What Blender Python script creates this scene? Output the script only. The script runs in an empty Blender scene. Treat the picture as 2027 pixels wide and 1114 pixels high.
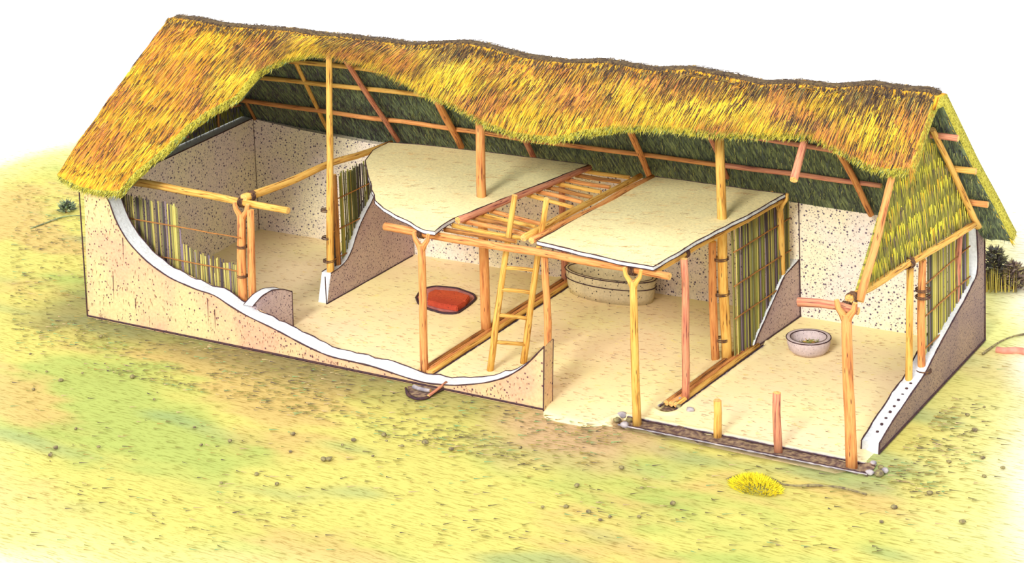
import bpy, bmesh, math, random
from mathutils import Vector, noise
from mathutils.geometry import tessellate_polygon
random.seed(7)
sc = bpy.context.scene
COL = sc.collection

# ------------------------------------------------------------------ camera, sky, sun, exposure
IW, IH = 2027, 1114
CP = (23.08801, -24.46683, 11.81917)
YAW, PIT, ROL, FPX, CX, CY = -0.57968, -0.14325, -0.04129, 4294.47, 861.59, -291.29
Cv = Vector(CP)
Fv = Vector((math.sin(YAW)*math.cos(PIT), math.cos(YAW)*math.cos(PIT), math.sin(PIT)))
Rv = Vector((math.cos(YAW), -math.sin(YAW), 0)); Uv = Rv.cross(Fv)
R2 = Rv*math.cos(ROL)+Uv*math.sin(ROL); U2 = -Rv*math.sin(ROL)+Uv*math.cos(ROL)
cam = bpy.data.cameras.new('camera'); camo = bpy.data.objects.new('camera', cam); COL.objects.link(camo)
cam.sensor_fit = 'HORIZONTAL'; cam.sensor_width = 36; cam.lens = FPX/IW*36
cam.shift_x = (IW/2-CX)/IW; cam.shift_y = (CY-IH/2)/IW
cam.clip_end = 500
M = camo.matrix_world.copy()
for i in range(3):
    M[i][0] = R2[i]; M[i][1] = U2[i]; M[i][2] = -Fv[i]; M[i][3] = Cv[i]
camo.matrix_world = M
sc.camera = camo

w = bpy.data.worlds.new('sky'); sc.world = w; w.use_nodes = True
w.node_tree.nodes['Background'].inputs[0].default_value = (1.0, 0.985, 0.985, 1)
w.node_tree.nodes['Background'].inputs[1].default_value = 1.0
sl = bpy.data.lights.new('sun', 'SUN'); sun = bpy.data.objects.new('sun', sl); COL.objects.link(sun)
sl.energy = 2.0; sl.angle = math.radians(14); sl.color = (1, .97, .9)
sun.rotation_euler = Vector((-0.10, 0.88, -0.50)).to_track_quat('-Z', 'Y').to_euler()
sun.location = (-4, -12, 14)
sc.view_settings.view_transform = 'Standard'; sc.view_settings.look = 'None'
sc.view_settings.exposure = 0.52; sc.view_settings.gamma = 1; sc.view_settings.use_curve_mapping = False

# ------------------------------------------------------------------ turning drawing pixels into points on real planes
def ray(x, y): return Fv+R2*((x-CX)/FPX)-U2*((y-CY)/FPX)
def on(x, y, n, d):
    n = Vector(n); r = ray(x, y); return Cv+r*((d-Cv.dot(n))/r.dot(n))
def oz(x, y, z=0.0): return on(x, y, (0, 0, 1), z)
def oy(x, y, Y): return on(x, y, (0, 1, 0), Y)
def ol(x, y, a, b):
    n = Vector((b[1]-a[1], -(b[0]-a[0]), 0)); return on(x, y, n, n.dot(Vector((a[0], a[1], 0))))
def lin(c):
    return tuple((v/255/12.92 if v/255 <= .04045 else ((v/255+.055)/1.055)**2.4) for v in c)

# ------------------------------------------------------------------ materials
def new_mat(name, rough=.9):
    m = bpy.data.materials.new(name); m.use_nodes = True; nt = m.node_tree
    b = nt.nodes['Principled BSDF']; b.inputs['Roughness'].default_value = rough
    b.inputs['Specular IOR Level'].default_value = .15
    return m, nt, b
def N(nt, t, **k):
    n = nt.nodes.new(t)
    for a, v in k.items(): setattr(n, a, v)
    return n
def ramp(nt, src, stops, interp='LINEAR'):
    r = N(nt, 'ShaderNodeValToRGB'); cr = r.color_ramp; cr.interpolation = interp
    while len(cr.elements) < len(stops): cr.elements.new(.5)
    for e, (p, c) in zip(cr.elements, stops):
        e.position = p; e.color = (*lin(c), 1) if len(c) == 3 else c
    nt.links.new(src, r.inputs[0]); return r.outputs[0]
def coords(nt, scale=(1, 1, 1), kind='Object', rot=(0, 0, 0)):
    tc = N(nt, 'ShaderNodeTexCoord'); mp = N(nt, 'ShaderNodeMapping')
    mp.inputs['Scale'].default_value = scale; mp.inputs['Rotation'].default_value = rot
    nt.links.new(tc.outputs[kind], mp.inputs[0]); return mp.outputs[0]
def noise_tex(nt, vec, scale, detail=3, rough=.5):
    n = N(nt, 'ShaderNodeTexNoise'); n.inputs['Scale'].default_value = scale
    n.inputs['Detail'].default_value = detail; n.inputs['Roughness'].default_value = rough
    nt.links.new(vec, n.inputs['Vector']); return n.outputs['Fac']
def mix(nt, fac, a, b):
    m = N(nt, 'ShaderNodeMix', data_type='RGBA')
    for s, v in ((m.inputs[0], fac), (m.inputs[6], a), (m.inputs[7], b)):
        if isinstance(v, (int, float)): s.default_value = v
        elif isinstance(v, tuple): s.default_value = (*lin(v), 1)
        else: nt.links.new(v, s)
    return m.outputs[2]
def dots(nt, scale, size, vec=None):
    """0..1 mask of small ink-like flecks"""
    v = N(nt, 'ShaderNodeTexVoronoi'); v.inputs['Scale'].default_value = scale
    nt.links.new(vec or coords(nt), v.inputs['Vector'])
    return ramp(nt, v.outputs['Distance'], [(size*.7, (255, 255, 255)), (size*1.15, (0, 0, 0))])

def plaster(name, c1, c2, dotc, scale=15, size=.2, dense=None, bump=.25):
    m, nt, b = new_mat(name)
    base = ramp(nt, noise_tex(nt, coords(nt), 1.3, 4), [(.38, c1), (.62, c2)])
    fine = ramp(nt, noise_tex(nt, coords(nt), 26, 3), [(.3, (205, 205, 205)), (.6, (255, 255, 255))])
    mm = N(nt, 'ShaderNodeMix', data_type='RGBA', blend_type='MULTIPLY'); mm.inputs[0].default_value = .45
    nt.links.new(base, mm.inputs[6]); nt.links.new(fine, mm.inputs[7])
    c = mix(nt, dots(nt, scale, size), mm.outputs[2], dotc)
    if dense: c = mix(nt, dots(nt, dense[0], dense[1]), c, dotc)
    nt.links.new(c, b.inputs['Base Color'])
    bp = N(nt, 'ShaderNodeBump'); bp.inputs['Strength'].default_value = bump; bp.inputs['Distance'].default_value = .02
    nt.links.new(noise_tex(nt, coords(nt), 18, 4), bp.inputs['Height']); nt.links.new(bp.outputs[0], b.inputs['Normal'])
    return m
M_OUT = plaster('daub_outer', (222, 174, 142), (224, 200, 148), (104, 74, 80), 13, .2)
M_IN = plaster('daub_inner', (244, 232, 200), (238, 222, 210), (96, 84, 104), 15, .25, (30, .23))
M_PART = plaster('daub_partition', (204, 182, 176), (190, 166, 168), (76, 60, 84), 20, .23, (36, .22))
M_END = plaster('daub_end', (160, 136, 118), (144, 122, 114), (70, 58, 74), 26, .26, (44, .24))  # shaded end of the house: its shade is put into a darker daub
M_CUT = plaster('daub_broken', (236, 240, 244), (226, 230, 234), (150, 160, 170), 22, .08, bump=.4)
M_TUB = plaster('daub_tub', (226, 210, 166), (206, 190, 156), (80, 72, 70), 16, .2)
M_EARTHEN = plaster('earthenware', (214, 196, 196), (196, 178, 178), (80, 66, 84), 30, .16)
M_LOFT = plaster('loft_screed', (255, 241, 184), (252, 234, 176), (170, 130, 86), 13, .1)

def flat(name, c1, c2=None, scale=8, rough=.9):
    m, nt, b = new_mat(name, rough)
    if c2 is None: b.inputs['Base Color'].default_value = (*lin(c1), 1)
    else: nt.links.new(ramp(nt, noise_tex(nt, coords(nt), scale, 4), [(.38, c1), (.62, c2)]), b.inputs['Base Color'])
    return m
M_INK = flat('dark_seam', (62, 46, 58), (84, 60, 56), 20)
M_ROPE = flat('rope', (120, 88, 60), (70, 52, 56), 30)
M_MUD = flat('trench_mud', (96, 74, 70), (156, 132, 104), 14)
M_LIP = flat('trench_lip', (186, 178, 180), (140, 134, 142), 9)
M_BRICK = plaster('burnt_clay', (206, 92, 58), (186, 74, 52), (110, 40, 40), 20, .16)
M_ASH = flat('hearth_ash', (196, 130, 120), (160, 104, 108), 10)
M_STONE = flat('stone', (150, 140, 96), (104, 92, 78), 16)

def wood(name, dark, mid, light, k=1.0):
    m, nt, b = new_mat(name, .75)
    v = coords(nt, (6.5, 1.1, 1), 'UV')
    n = noise_tex(nt, v, 1.6*k, 3, .6)
    c = ramp(nt, n, [(.30, dark), (.41, mid), (.56, light), (.72, mid)])
    kn = dots(nt, 3.0, .13, coords(nt, (3, 1, 1), 'UV'))
    c = mix(nt, kn, c, dark)
    nt.links.new(c, b.inputs['Base Color'])
    bp = N(nt, 'ShaderNodeBump'); bp.inputs['Strength'].default_value = .5; bp.inputs['Distance'].default_value = .01
    nt.links.new(n, bp.inputs['Height']); nt.links.new(bp.outputs[0], b.inputs['Normal'])
    return m
M_GOLD = wood('pole_gold', (84, 56, 40), (204, 146, 68), (228, 186, 100))
M_ORANGE = wood('pole_orange', (86, 50, 44), (200, 126, 74), (224, 162, 98))
M_RED = wood('pole_red', (84, 48, 54), (186, 112, 90), (214, 152, 116))
M_DARKW = wood('pole_dark', (60, 42, 44), (136, 88, 56), (190, 134, 70))
M_END_GRAIN = flat('end_grain', (240, 200, 120), (206, 150, 90), 40)

def vcol(name, rough=.9):
    m, nt, b = new_mat(name, rough)
    a = N(nt, 'ShaderNodeAttribute', attribute_name='Col'); nt.links.new(a.outputs['Color'], b.inputs['Base Color'])
    return m
M_STRAW = vcol('straw'); M_REED = vcol('reed'); M_GROUND = vcol('meadow')

def streak_mat(name, stops, sc3, rot=(0, 0, 0), scale=1.0):
    m, nt, b = new_mat(name)
    n = noise_tex(nt, coords(nt, sc3, 'Object', rot), scale, 4, .65)
    nt.links.new(ramp(nt, n, stops), b.inputs['Base Color'])
    bp = N(nt, 'ShaderNodeBump'); bp.inputs['Strength'].default_value = .8; bp.inputs['Distance'].default_value = .03
    nt.links.new(n, bp.inputs['Height']); nt.links.new(bp.outputs[0], b.inputs['Normal'])
    return m
M_THATCH = streak_mat('thatch', [(.30, (110, 74, 36)), (.42, (196, 132, 44)), (.55, (236, 178, 48)), (.7, (240, 196, 70))], (28, 3, 3))
M_UNDER = streak_mat('thatch_underside', [(.30, (56, 56, 66)), (.48, (92, 104, 84)), (.62, (130, 144, 104)), (.75, (160, 170, 116))], (30, 3, 3))  # shade under the roof is put into these dark stops
M_THCUT = streak_mat('thatch_cut', [(.32, (70, 70, 34)), (.5, (196, 186, 66)), (.7, (236, 226, 110))], (40, 40, 40))

# ------------------------------------------------------------------ object helpers
def tag(o, label=None, cat=None, group=None, kind=None):
    if label: o['label'] = label
    if cat: o['category'] = cat
    if group: o['group'] = group
    if kind: o['kind'] = kind
    return o
def link(name, me, mats, parent=None, loc=(0, 0, 0)):
    for m in mats: me.materials.append(m)
    o = bpy.data.objects.new(name, me); COL.objects.link(o); o.location = loc
    if parent is not None:
        o.parent = parent; o.matrix_parent_inverse = parent.matrix_basis.inverted()
    return o
def mesh_bm(bm, smooth=True):
    me = bpy.data.meshes.new('m'); bm.normal_update(); bm.to_mesh(me); bm.free()
    for p in me.polygons: p.use_smooth = smooth
    return me
def tube(bm, pts, radii, n=10, mat=0, cap=1, squash=1.0, seed=0):
    """a round, slightly uneven pole through pts; UV u runs round it, v along it in metres"""
    uvl = bm.loops.layers.uv.verify(); rings = []; L = 0; Ls = []
    up = None
    for i, p in enumerate(pts):
        p = Vector(p)
        t = (Vector(pts[min(i+1, len(pts)-1)])-Vector(pts[max(i-1, 0)])).normalized()
        if up is None:
            up = t.cross(Vector((.13, .9, .31))).normalized()
        up = (up-t*up.dot(t)).normalized(); sd = t.cross(up)
        if i: L += (p-Vector(pts[i-1])).length
        Ls.append(L+seed)
        ring = []
        for k in range(n):
            a = 2*math.pi*k/n
            r = radii[i]*(1+.05*math.sin(3*a+seed*7+i*.6))
            ring.append(bm.verts.new(p+up*math.cos(a)*r+sd*math.sin(a)*r*squash))
        rings.append(ring)
    for i in range(len(rings)-1):
        for k in range(n):
            f = bm.faces.new((rings[i][k], rings[i][(k+1) % n], rings[i+1][(k+1) % n], rings[i+1][k]))
            f.material_index = mat
            for l, (u, v) in zip(f.loops, ((k/n, Ls[i]), ((k+1)/n, Ls[i]), ((k+1)/n, Ls[i+1]), (k/n, Ls[i+1]))):
                l[uvl].uv = (u, v)
    for r, s in ((rings[0], 0), (rings[-1], 1)):
        f = bm.faces.new(r[::-1] if s == 0 else r); f.material_index = cap
    return rings
def pole_pts(p0, p1, bend=.012, seg=None, seed=0):
    p0 = Vector(p0); p1 = Vector(p1); L = (p1-p0).length; seg = seg or max(3, int(L/.28))
    out = []
    for i in range(seg+1):
        t = i/seg; q = p0.lerp(p1, t)
        e = math.sin(math.pi*t)**.5 if 0 < t < 1 else 0
        nz = noise.noise_vector(Vector((seed*3.7, t*L*.9, 1.3)))
        out.append(q+nz*bend*e*2.2)
    return out
_sd = [0]
def pole(name, p0, p1, r0, r1=None, mat=None, label=None, cat='pole', group=None, parent=None, bend=.014, fork=0):
    _sd[0] += 1; s = _sd[0]*.37
    r1 = r1 or r0*.88; p0 = Vector(p0); p1 = Vector(p1)
    pts = [p-p0 for p in pole_pts(p0, p1, bend, seed=s)]
    n = len(pts)-1
    rad = [(r0+(r1-r0)*i/n)*(1+.05*noise.noise(Vector((s, i*.8, 0)))) for i in range(n+1)]
    bm = bmesh.new(); tube(bm, pts, rad, 12, seed=s)
    if fork:   # a natural fork at the top that cradles the plate
        top = pts[-1]
        for sgn in (-1, 1):
            q = [top-Vector((0, 0, .12)), top+Vector((sgn*.05, 0, .0)), top+Vector((sgn*.105, 0, .07)), top+Vector((sgn*.125, 0, .17))]
            tube(bm, q, [r1*.75, r1*.72, r1*.6, r1*.5], 8, seed=s+sgn)
    for f in bm.faces: pass
    me = mesh_bm(bm)
    for p in me.polygons:
        if p.material_index == 1: p.use_smooth = False
    o = link(name, me, [mat or M_GOLD, M_END_GRAIN], None, p0)
    if parent is not None:
        o.parent = parent; o.matrix_parent_inverse = parent.matrix_basis.inverted()
    else: tag(o, label, cat, group)
    return o
def lash(parent, c, axis, r, turns=4, w=.016, name='rope_lashing'):
    """turns of cord round a pole"""
    axis = Vector(axis).normalized(); a = axis.orthogonal().normalized(); b = axis.cross(a)
    bm = bmesh.new(); pts = []
    for i in range(turns*12+1):
        th = i/12*2*math.pi
        pts.append(Vector(c)-parent.location+axis*(i/12-turns/2)*w*1.5+(a*math.cos(th)+b*math.sin(th))*r)
    tube(bm, pts, [w*.6]*len(pts), 5, cap=0)
    o = link(name, mesh_bm(bm), [M_ROPE]); o.parent = parent
    return o
def curve_res(pts, step):
    """resample a polyline of Vectors evenly"""
    out = [pts[0].copy()]
    for a, b in zip(pts, pts[1:]):
        n = max(1, int((b-a).length/step))
        for i in range(1, n+1): out.append(a.lerp(b, i/n))
    return out
def smooth(pts, it=2, keep=True):
    for _ in range(it):
        q = [pts[0]]
        for i in range(1, len(pts)-1): q.append((pts[i-1]+pts[i]*2+pts[i+1])/4)
        q.append(pts[-1]); pts = q
    return pts
def slab(bm, poly, off, mface=0, mside=0, mcut=None, cut=(), seam=.0, mseam=2, jitter=0):
    """closed prism: poly (list of points, planar) pushed by the vector off. Edges in cut get mcut and dark seams"""
    poly = [Vector(p) for p in poly]; off = Vector(off); n = len(poly)
    A = [bm.verts.new(p) for p in poly]
    B = [bm.verts.new(p+off+(Vector((0, 0, noise.noise(p*5)*jitter)) if i in cut else Vector())) for i, p in enumerate(poly)]
    for tri in tessellate_polygon([poly]):
        bm.faces.new([A[k] for k in tri]).material_index = mface
        bm.faces.new([B[k] for k in tri[::-1]]).material_index = mface
    for i in range(n):
        j = (i+1) % n
        f = bm.faces.new((A[j], A[i], B[i], B[j]))
        f.material_index = mcut if (i in cut and mcut is not None) else mside
    bmesh.ops.recalc_face_normals(bm, faces=bm.faces[:])
    if seam:
        for V in (A, B):
            run = []
            idx = sorted(cut)
            pts = []
            for i in idx:
                if pts and (pts[-1] != i): 
                    run.append(pts); pts = []
                if not pts: pts.append(i)
                pts.append(i+1)
            if pts: run.append(pts)
            for r in run:
                P = [V[k % n].co.copy() for k in r]
                if len(P) > 1: tube(bm, P, [seam*(1+.5*noise.noise(p*9)) for p in P], 5, mat=mseam, cap=mseam)
def build(name, bm, mats, parent=None, smooth_=False):
    return link(name, mesh_bm(bm, smooth_), mats, parent)

def strands(name, items, mat, parent=None):
    """items: (point, direction, width direction, length, width, colour) -> tapering blades of three-sided section"""
    V, Fc, Cc = [], [], []
    for p, d, wd, L, wi, c in items:
        i = len(V); h = d.cross(wd).normalized()*wi*.5
        V += [p-wd*wi*.5, p+wd*wi*.5, p+h, p+d*L]
        Fc += [(i, i+1, i+3), (i+1, i+2, i+3), (i+2, i, i+3)]
        Cc += [c]*4
    me = bpy.data.meshes.new('m'); me.from_pydata([tuple(v) for v in V], [], Fc)
    a = me.color_attributes.new('Col', 'FLOAT_COLOR', 'POINT')
    a.data.foreach_set('color', [x for c in Cc for x in (*c, 1.0)])
    return link(name, me, [mat], parent)
def pick(pal):
    r = random.random()*sum(p[0] for p in pal)
    for p in pal:
        r -= p[0]
        if r <= 0:
            k = random.uniform(.85, 1.12); return tuple(min(1, v*k) for v in lin(p[1]))
    return lin(pal[-1][1])

# ------------------------------------------------------------------ ground
FADE = [oz(*p) for p in [(-260, 440), (-120, 340), (60, 290), (400, 230), (900, 230), (1500, 310), (1960, 400), (2030, 450), (2060, 560), (2075, 650), (2080, 900), (2080, 1100), (2060, 1230), (1300, 1290), (700, 1260), (330, 1200), (130, 1160), (-60, 1110), (-200, 1000), (-260, 700)]]
def poly_sd(x, y):
    d = 1e9; ins = False; n = len(FADE)
    for i in range(n):
        a = FADE[i]; b = FADE[(i+1) % n]
        ex, ey = b.x-a.x, b.y-a.y; wx, wy = x-a.x, y-a.y
        t = max(0, min(1, (wx*ex+wy*ey)/(ex*ex+ey*ey)))
        d = min(d, (wx-ex*t)**2+(wy-ey*t)**2)
        if (a.y > y) != (b.y > y) and x < (b.x-a.x)*(y-a.y)/(b.y-a.y)+a.x: ins = not ins
    return math.sqrt(d)*(1 if ins else -1)
def lerp3(a, b, t): return tuple(a[i]+(b[i]-a[i])*t for i in range(3))
def sstep(a, b, x):
    t = max(0, min(1, (x-a)/(b-a))); return t*t*(3-2*t)
GREEN = lin((172, 184, 98)); YEL = lin((206, 198, 108)); ORA = lin((204, 176, 108)); TEAL = lin((130, 156, 112)); PALE = lin((226, 222, 152)); WHITE = (.97, .965, .955); FLOORC = lin((242, 218, 170)); OLIVE = lin((126, 118, 80))
def ground_col(x, y):
    a = noise.noise(Vector((x*.22, y*.45, 3)))+.35*noise.noise(Vector((x*1.1, y*2.6, 9)))
    b = noise.noise(Vector((x*.3+40, y*.6, 7)))+.3*noise.noise(Vector((x*1.6, y*4, 2)))
    c = noise.noise(Vector((x*.5-17, y*1.3, 5)))
    col = lerp3(YEL, GREEN, sstep(-.12, .38, a)); col = lerp3(col, ORA, sstep(.05, .42, b)*.9); col = lerp3(col, TEAL, sstep(.22, .6, c)*.6)
    # darker olive strip that runs along the outside of the walls
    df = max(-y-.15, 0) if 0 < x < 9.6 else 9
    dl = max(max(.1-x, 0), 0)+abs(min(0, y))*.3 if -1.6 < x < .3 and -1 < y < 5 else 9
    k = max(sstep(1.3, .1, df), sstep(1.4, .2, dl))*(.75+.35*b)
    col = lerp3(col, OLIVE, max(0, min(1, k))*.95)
    # beaten earth in front of the doorway
    dd = math.hypot((x-9.3)/1.5, (y+.4)/1.6)
    col = lerp3(col, lin((196, 166, 124)), sstep(1.15, .35, dd+.25*noise.noise(Vector((x*1.5, y*2.5, 0)))))
    s = poly_sd(x, y)+.35*noise.noise(Vector((x*.8, y*.8, 1)))
    f = sstep(2.2, .7, s); col = lerp3(col, PALE, f*.6)
    f = sstep(.9, -.5, s); col = lerp3(col, WHITE, f)
    return col
NXg, NYg = 300, 230; X0, X1, Y0, Y1 = -9, 20.5, -10.5, 15
vs, fs_, cs = [], [], []
for j in range(NYg+1):
    for i in range(NXg+1):
        x = X0+(X1-X0)*i/NXg; y = Y0+(Y1-Y0)*j/NYg
        inside = (.4 < x < 12.85 and .06 < y < 4.7) or (9.75 < x < 12.9 and -.1 < y < 4.7)
        hug = sstep(0, .7, max(-.2-x, x-13.3, -.5-y, y-5.2))
        z = -.03+(0 if inside else hug*.03*noise.noise(Vector((x*.9, y*.9, 0)))+hug*.012*noise.noise(Vector((x*4, y*4, 0))))
        if inside: z = -.34
        vs.append((x, y, z)); cs.append(ground_col(x, y))
for j in range(NYg):
    for i in range(NXg):
        a = j*(NXg+1)+i; fs_.append((a, a+1, a+NXg+2, a+NXg+1))
me = bpy.data.meshes.new('m'); me.from_pydata(vs, [], fs_)
ca = me.color_attributes.new('Col', 'FLOAT_COLOR', 'POINT'); ca.data.foreach_set('color', [v for c in cs for v in (*c, 1)])
for p in me.polygons: p.use_smooth = True
m, nt, b = new_mat('meadow_ground')
at_ = N(nt, 'ShaderNodeAttribute', attribute_name='Col')
st = ramp(nt, noise_tex(nt, coords(nt, (2.2, 13, 1)), 2.2, 5, .65), [(.34, (176, 168, 132)), (.5, (255, 255, 255))])
mm = N(nt, 'ShaderNodeMix', data_type='RGBA', blend_type='MULTIPLY'); mm.inputs[0].default_value = .75
nt.links.new(at_.outputs['Color'], mm.inputs[6]); nt.links.new(st, mm.inputs[7]); nt.links.new(mm.outputs[2], b.inputs['Base Color'])
GROUND = tag(link('ground', me, [m]), 'yellow-green meadow ground fading to white all around the house', 'ground', kind='structure')

# ------------------------------------------------------------------ floor, with real grooves for the three trenches
TR = [((6.43, .10), (6.36, 4.62), .15), ((10.06, .62), (10.14, 3.32), .14), ((9.72, -.02), (13.22, .05), .15)]
def seg_d(x, y, a, b):
    ex, ey = b[0]-a[0], b[1]-a[1]; t = max(0, min(1, ((x-a[0])*ex+(y-a[1])*ey)/(ex*ex+ey*ey)))
    return math.hypot(x-a[0]-ex*t, y-a[1]-ey*t)
vs, fs_ = [], []
NX2, NY2 = 420, 190; FX0, FX1, FY0, FY1 = .1, 13.16, -.62, 4.95
def floor_edge(x, y):
    e = .12*noise.noise(Vector((x*1.7, 0, 4)))
    lim = -.1 if x < 8.45 else (-.1-sstep(8.45, 8.7, x)*(.4-e) if x < 9.3 else -.5+e+sstep(9.3, 9.75, x)*.40)
    return lim
for j in range(NY2+1):
    for i in range(NX2+1):
        x = FX0+(FX1-FX0)*i/NX2; t = j/NY2
        y0 = floor_edge(x, 0); y = y0+(FY1-y0)*t
        x = min(x, 13.09-.026*y) if y > .3 else x
        z = .004*noise.noise(Vector((x*3, y*3, 0)))
        for a, bb, wd in TR:
            d = seg_d(x, y, a, bb)
            if d < wd*1.9:
                z += -.13*sstep(wd, wd*.72, d)+.022*sstep(wd*1.9, wd*1.3, d)*sstep(wd*.9, wd*1.15, d)*(1+.6*noise.noise(Vector((x*7, y*7, 0))))
        edge = min((x-FX0)/.1, (FX1-x)/.25, t*25)
        if edge < 1: z -= .06*(1-max(0, edge))
        vs.append((x, y, z))
for j in range(NY2):
    for i in range(NX2):
        a = j*(NX2+1)+i; fs_.append((a, a+1, a+NX2+2, a+NX2+1))
me = bpy.data.meshes.new('m'); me.from_pydata(vs, [], fs_)
for p in me.polygons: p.use_smooth = True
m, nt, b = new_mat('earth_floor')
v1 = ramp(nt, noise_tex(nt, coords(nt), .55, 3), [(.4, (250, 226, 182)), (.6, (250, 236, 178))])
st = ramp(nt, noise_tex(nt, coords(nt, (3, 16, 1)), 2.0, 4, .6), [(.3, (196, 160, 128)), (.42, (255, 255, 255))])
mm = N(nt, 'ShaderNodeMix', data_type='RGBA', blend_type='MULTIPLY'); mm.inputs[0].default_value = .6
nt.links.new(v1, mm.inputs[6]); nt.links.new(st, mm.inputs[7])
nt.links.new(mm.outputs[2], b.inputs['Base Color'])
tag(link('floor', me, [m]), 'beaten cream earth floor inside the longhouse', 'floor', kind='structure')

# ------------------------------------------------------------------ walls
WM = [M_OUT, M_CUT, M_INK]
def ycurve(pts_px, f, step=.1, it=2): return smooth(curve_res([f(*p) for p in pts_px], step), it)
def tab0(pts, x):
    for a, b in zip(pts, pts[1:]):
        if a.x <= x <= b.x: return a.z+(b.z-a.z)*(x-a.x)/max(1e-6, b.x-a.x)
    return 0
# front wall, broken down in a long sagging curve
fo = lambda x, y: ol(x, y, (0, -.25), (8.6, -.17))
top = ycurve([(166, 366), (212, 384), (226, 432), (252, 478), (290, 518), (335, 550), (398, 577), (424, 582), (446, 600), (482, 622), (545, 652), (600, 682), (650, 705), (735, 724), (800, 746), (840, 758), (900, 763), (960, 758), (1005, 746), (1043, 722), (1068, 694), (1077, 686)], fo)
poly = [Vector((8.57, -.17, -.06)), Vector((.36, -.25, -.06))]+top
ncut = set(range(2, len(poly)-1))
bm = bmesh.new(); slab(bm, poly, (-.03, .3, 0), 0, 0, 1, ncut, .011, 2, .035)
P = [poly[-1], poly[0]]
for q in (Vector(), Vector((-.03, .3, 0))): tube(bm, [p+q for p in P], [.009]*2, 5, mat=2, cap=2)
tube(bm, [Vector((.36, -.26, -.0)), Vector((4, -.22, 0)), Vector((8.57, -.18, -.0))], [.013, .02, .014], 5, mat=2, cap=2)
tube(bm, [Vector((.36, -.26, -.0)), Vector((.36, -.26, 2))], [.012]*2, 5, mat=2, cap=2)
o = build('wall_front', bm, WM); tag(o, 'low pinkish daub front wall broken down in a long white-edged curve', 'wall', kind='structure')
WFR = o
it = []
for k in range(420):
    px = 170+(random.random()**1.9)*880; p = fo(px, 500)
    zt_ = tab0(top, p.x); zz = random.uniform(.04, max(.06, zt_-.05))
    if zt_ < .12: continue
    it.append((Vector((p.x, -.256+.0093*p.x, zz)), Vector((random.uniform(-.25, .25), -.01, -1)).normalized(), Vector((1, 0, 0)), random.uniform(.02, .09 if px < 330 else .05), .009, pick([(2, (110, 78, 76)), (2, (150, 100, 84)), (1, (84, 64, 72))])))
for px, y0_, y1_ in ((411, 590, 645), (425, 612, 655), (268, 590, 620), (224, 545, 600), (243, 470, 520)):
    a_, b_ = fo(px, y0_), fo(px+2, y1_)
    it.append((a_-Vector((0, .006, 0)), (b_-a_).normalized(), Vector((1, 0, 0)), (b_-a_).length, .016, lin((96, 70, 72))))
s = strands('fine_cracks', it, M_STRAW, WFR); s['kind'] = 'stuff'
# back wall
by = lambda x: 4.40+.024*x
bo = lambda x, y: ol(x, y, (0, by(0)), (13, by(13)))
top = ycurve([(478, 232), (500, 235), (600, 258), (735, 284), (900, 305), (1165, 338), (1400, 372), (1555, 398), (1650, 413), (1724, 424)], bo, .3, 0)
top.append(Vector((12.98, by(13), top[-1].z)))
poly = [Vector((13.0, by(13), -.06)), Vector((0, by(0), -.06))]+top
bm = bmesh.new(); slab(bm, poly, (0, .3, 0))
o = build('wall_back', bm, [M_IN, M_CUT, M_INK]); tag(o, 'tall speckled cream daub back wall under the roof', 'wall', kind='structure')
# left end wall
la, lb = Vector((.60, .05, 0)), Vector((.17, 4.42, 0))
lo = lambda x, y: ol(x, y, la, lb)
poly = [Vector((.60, .0, -.06)), Vector((.17, 4.42, -.06)), Vector((.17, 4.42, 2.0)), Vector((.60, .0, 2.02))]
bm = bmesh.new(); slab(bm, poly, (-.3, -.02, 0), 0, 0, 1, {2}, .01, 2)
tube(bm, [Vector((.175, 4.41, 0)), Vector((.175, 4.41, 2))], [.01]*2, 5, mat=2, cap=2)
o = build('wall_left', bm, [M_IN, M_CUT, M_INK]); tag(o, 'left end wall of daub seen from inside with white top edge', 'wall', kind='structure')
# right end wall: stippled outer face, broken to a low white strip at the front
ra, rb = Vector((13.10, .62, 0)), Vector((12.99, 5.0, 0))
ro = lambda x, y: ol(x, y, ra, rb)
top = ycurve([(1741, 877), (1768, 832), (1800, 785), (1830, 742), (1850, 702), (1868, 668), (1890, 628), (1912, 590), (1930, 552), (1935, 545), (1936, 500), (1933, 452)], ro, .1, 1)
bz = Vector((13.0, 4.96, 0))
poly = [Vector((13.0, 4.96, -.06)), Vector((13.10, .60, -.06))]+top+[Vector((13.0, 4.96, top[-1].z))]
poly = poly[::-1]; n = len(poly)
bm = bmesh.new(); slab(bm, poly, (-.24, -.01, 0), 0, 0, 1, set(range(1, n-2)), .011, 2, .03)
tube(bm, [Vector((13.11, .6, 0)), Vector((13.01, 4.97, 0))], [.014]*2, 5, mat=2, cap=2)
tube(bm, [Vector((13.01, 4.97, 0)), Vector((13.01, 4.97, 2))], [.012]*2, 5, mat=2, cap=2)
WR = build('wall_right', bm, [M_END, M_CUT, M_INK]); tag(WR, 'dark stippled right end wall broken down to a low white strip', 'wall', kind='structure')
# stake holes along the white strip
for k in range(9):
    t = k/8; q = Vector((12.985-.02*t, .85+1.25*t, 0))
    zz = min(top, key=lambda p: abs(p.y-q.y)).z
    bm = bmesh.new(); tube(bm, [q+Vector((0, 0, zz-.03)), q+Vector((0, 0, zz+.012))], [.022, .02], 8, cap=0)
    link('stake_hole', mesh_bm(bm), [M_INK], WR)
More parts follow.
